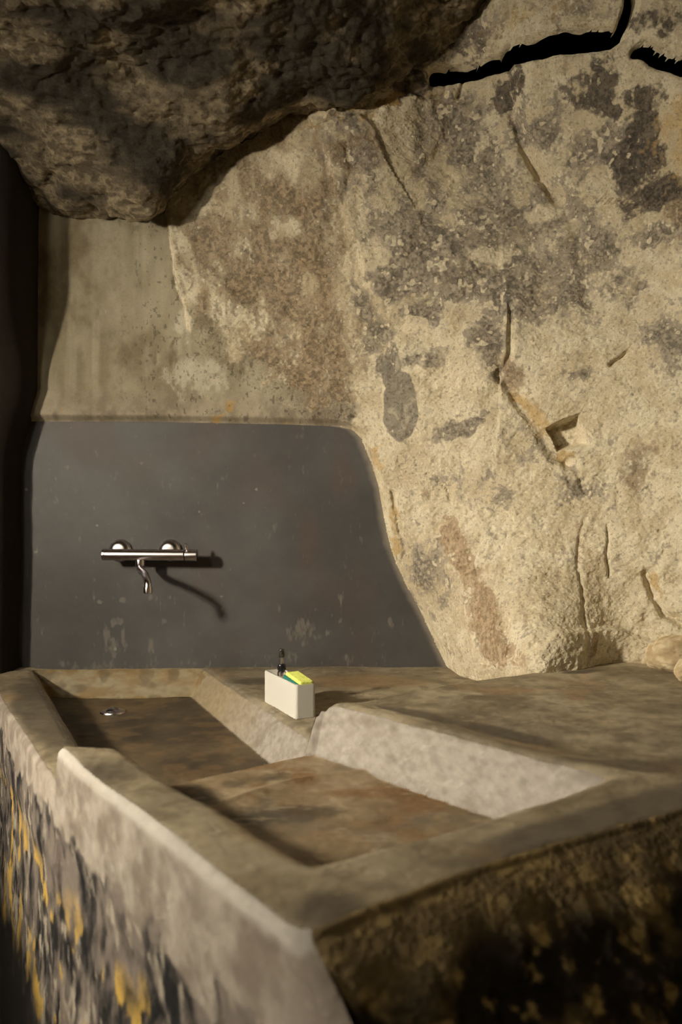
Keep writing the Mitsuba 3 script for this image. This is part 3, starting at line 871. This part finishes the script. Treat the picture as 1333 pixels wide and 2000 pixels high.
TOPSTAIN = plan([(.32, 1.10, .30, .055, 35, 1), (-.01, .86, .05, .05, 0, .9), (.245, 1.585, .36, .045, -49, 1), (.50, 1.34, .20, .05, -10, .9), (-.70, 2.05, .08, .48, 25, 1.3), (-.36, 1.33, .06, .10, 30, .7),
                 (.30, 2.25, .12, .05, 35, .6), (.62, 2.15, .08, .03, 20, .9), (-.22, 2.4, .12, .06, 0, .7)])
FLOORSTAIN = plan([(-.10, 1.40, .12, .05, 10, 1.1), (.06, 1.22, .10, .05, 20, .6), (-.15, 1.56, .10, .03, 30, .5), (-.25, 1.48, .10, .05, -40, .8)])
TOPRUST = plan([(.05, 2.38, .22, .12, 0, 1.0), (-.1, 1.1, .05, .16, 35, .6)])


def cement_col(p, n, uv):
    x, y, z = p.x, p.y, p.z
    m = fbm(x * 9, y * 9, z * 9, 4)
    b = fbm(x * 3.5 + 7, y * 3.5, z * 3, 3)
    f = fbm(x * 80, y * 80, z * 80, 3)
    flat_ = smoothstep(.80, .95, n.z)
    top = mix([.18, .145, .092], [.32, .27, .185], smoothstep(.3, .7, m))
    top = mix(top, [.10, .082, .057], .5 * smoothstep(.50, .66, b))
    g = fbm(x * 32, y * 32, z * 32, 4)
    top = mix(top, [.10, .08, .055], .45 * smoothstep(.50, .72, g))
    top = mix(top, [.36, .29, .20], .4 * smoothstep(.52, .74, fbm(x * 30 + 9, y * 30, 2.5, 5)))
    top = mix(top, [.30, .19, .10], .5 * smoothstep(.56, .72, fbm(x * 6, y * 6, 4.5, 3)))
    top = mix(top, [.062, .050, .036], .8 * smoothstep(.0, .8, blobs(x, y, TOPSTAIN) + 1.6 * (m - .5)))
    top = mix(top, [.20, .125, .055], .6 * smoothstep(.0, .8, blobs(x, y, TOPRUST) + 1.6 * (m - .5)))
    side = mix([.235, .21, .182], [.315, .285, .252], smoothstep(.30, .70, fbm(x * 60 + z * 30, y * 60, z * 70, 4)))
    side = mix(side, [.19, .155, .12], .55 * smoothstep(.50, .72, fbm(x * 12, y * 12, z * 26, 4)))
    side = mix(side, [.44, .41, .38], .3 * smoothstep(.62, .72, fbm((x - y) * 14 + z * 40, (x - y) * 40 - z * 60, 2.5, 3)))
    c_ = mix(side, top, flat_)
    return c_ * (.82 + .36 * f)


scene['cement'] = surf(proc(cement_col), .75, .35, rock_bump, .0015)


def basin_col(p, n, uv):
    x, y, z = p.x, p.y, p.z
    m = fbm(x * 9, y * 9, z * 9, 4)
    f = fbm(x * 80, y * 80, z * 80, 3)
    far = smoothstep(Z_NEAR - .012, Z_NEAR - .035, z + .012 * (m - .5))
    rust = mix([.18, .128, .070], [.30, .228, .145], smoothstep(.3, .7, m))
    rust = mix(rust, [.17, .085, .028], .7 * smoothstep(.5, .68, fbm(x * 7 + 3, y * 7, 2.5, 3)))
    rust = mix(rust, [.10, .09, .07], .6 * smoothstep(.58, .74, fbm(x * 8, y * 8, 6.5, 3)))
    rust = mix(rust, [.055, .045, .033], .75 * smoothstep(.0, .9, blobs(x, y, FLOORSTAIN) + 1.8 * (fbm(x * 22, y * 22, 1.5, 4) - .5)))
    rust = mix(rust, [.36, .29, .20], .45 * smoothstep(.55, .72, fbm(x * 18, y * 30, 8.5, 4)))
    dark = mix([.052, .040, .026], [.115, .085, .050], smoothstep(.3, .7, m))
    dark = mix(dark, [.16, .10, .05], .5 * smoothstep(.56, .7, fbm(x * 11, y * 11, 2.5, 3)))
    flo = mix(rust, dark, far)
    flo = mix(flo, [.30, .23, .13], .7 * smoothstep(.012, .0, dr.abs(z - (Z_FAR + .022)) + .01 * (m - .5)))
    side = mix([.26, .23, .198], [.325, .293, .258], smoothstep(.30, .70, fbm(x * 60 + z * 30, y * 60, z * 70, 4)))
    side = mix(side, [.44, .41, .38], .3 * smoothstep(.62, .72, fbm((x - y) * 14 + z * 40, (x - y) * 40 - z * 60, 2.5, 3)))
    side = mix(side, [.17, .135, .10], .5 * smoothstep(.55, .75, fbm(x * 14, y * 14, z * 20, 3)))
    back = smoothstep(2.50, 2.54, y)
    side = mix(side, mix(mix([.24, .16, .07], [.30, .25, .155], smoothstep(.38, .60, fbm(x * 16, y * 16, z * 30, 4))), [.12, .09, .05], .6 * smoothstep(.52, .7, fbm(x * 24 + 5, y * 24, z * 24, 3))), back)
    side = mix(side, [.28, .21, .11], .7 * smoothstep(1.95, 2.35, y + .2 * (m - .5)) * (1 - back))
    flat_ = smoothstep(.80, .91, n.z + .05 * (f - .5))
    return mix(side, flo, flat_) * (.82 + .36 * f)


scene['basin_cement'] = surf(proc(basin_col), .6, .4, rock_bump, .0015)


def front_col(p, n, uv):
    x, y, z = p.x, p.y, p.z
    s = y * .8 - x * .55
    m = fbm(s * 14, z * 8, 1.5, 4)
    st = fbm(s * 26, z * 15, 3.5, 5)
    f = fbm(s * 90, z * 90, 2.5, 3)
    d = (1.005 - z) + .16 * (fbm(s * 9, z * 9, 7.5, 5) - .5) + .05 * (st - .5)
    pale = mix([.21, .175, .145], [.36, .32, .275], smoothstep(.3, .7, fbm(s * 20, z * 20, 4.5, 5)))
    pale = mix(pale, [.16, .125, .10], .5 * smoothstep(.52, .7, fbm(s * 8, z * 8, 2.5, 4)))
    pale = mix(pale, [.47, .44, .40], .8 * smoothstep(.024, .008, 1.005 - z + .015 * (f - .5)))  # highlight along the rim edge, painted in as a paler band
    dark = mix([.020, .020, .021], [.19, .16, .14], smoothstep(.36, .66, st))
    dark = mix(dark, [.42, .37, .30], .8 * smoothstep(.52, .68, fbm(s * 30, z * 17, 9.5, 4)))
    och = smoothstep(.57, .62, fbm(s * 14, z * 8, 5.5, 4)) * smoothstep(.22, .30, d)
    dark = mix(dark, [.50, .33, .09], och)
    dark = mix(dark, [.012, .011, .010], smoothstep(.36, .62, d + .25 * (fbm(s * 12, z * 9, 12.5, 4) - .5)))
    return mix(pale, dark, smoothstep(.135, .15, d)) * (.85 + .3 * f)


scene['front_cement'] = surf(proc(front_col), .85, .06, rock_bump, .002)


def lichen_col(p, n, uv):
    x, y, z = p.x, p.y, p.z
    m = fbm(x * 14, y * 14, z * 14, 4)
    f = fbm(x * 42, y * 42, z * 42, 4)
    c_ = mix([.018, .014, .009], [.15, .108, .045], smoothstep(.40, .62, m + .3 * (f - .5)))
    c_ = mix(c_, [.40, .29, .11], .85 * smoothstep(.58, .70, f + .25 * (m - .5)))
    up = smoothstep(.93, .985, z + .05 * (m - .5))
    c_ = mix(c_, [.17, .125, .065], .6 * up)
    return c_ * (.7 + .6 * fbm(x * 150, y * 150, z * 150, 2))


scene['lichen_stone'] = surf(proc(lichen_col), .95, .15, rock_bump, .003)
scene['chrome'] = {'type': 'twosided', 'bsdf': {'type': 'roughconductor', 'material': 'Cr', 'alpha': .16, 'specular_reflectance': {'type': 'rgb', 'value': [1., .98, .95]}}}
scene['black_chrome'] = {'type': 'twosided', 'bsdf': {'type': 'principled', 'base_color': {'type': 'rgb', 'value': [.03, .035, .03]}, 'roughness': .12, 'specular': .8, 'clearcoat': 1.0, 'clearcoat_gloss': .95}}
scene['black_plastic'] = {'type': 'twosided', 'bsdf': {'type': 'principled', 'base_color': {'type': 'rgb', 'value': [.012, .012, .014]}, 'roughness': .2, 'specular': .5}}
scene['caddy'] = surf({'type': 'rgb', 'value': [.57, .555, .51]}, .45, .4)


def foam_col(p, n, uv):
    f = smoothstep(.60, .72, noise(p.x * 420, p.y * 420, p.z * 420))
    return mix([.74, .80, .20], [.50, .55, .09], f)


scene['sponge_foam'] = surf(proc(foam_col), .95, .1)
scene['scour_pad'] = surf({'type': 'rgb', 'value': [.03, .16, .13]}, .95, .1)
scene['lamp_white'] = {'type': 'diffuse', 'reflectance': {'type': 'rgb', 'value': [.5, .5, .5]}}
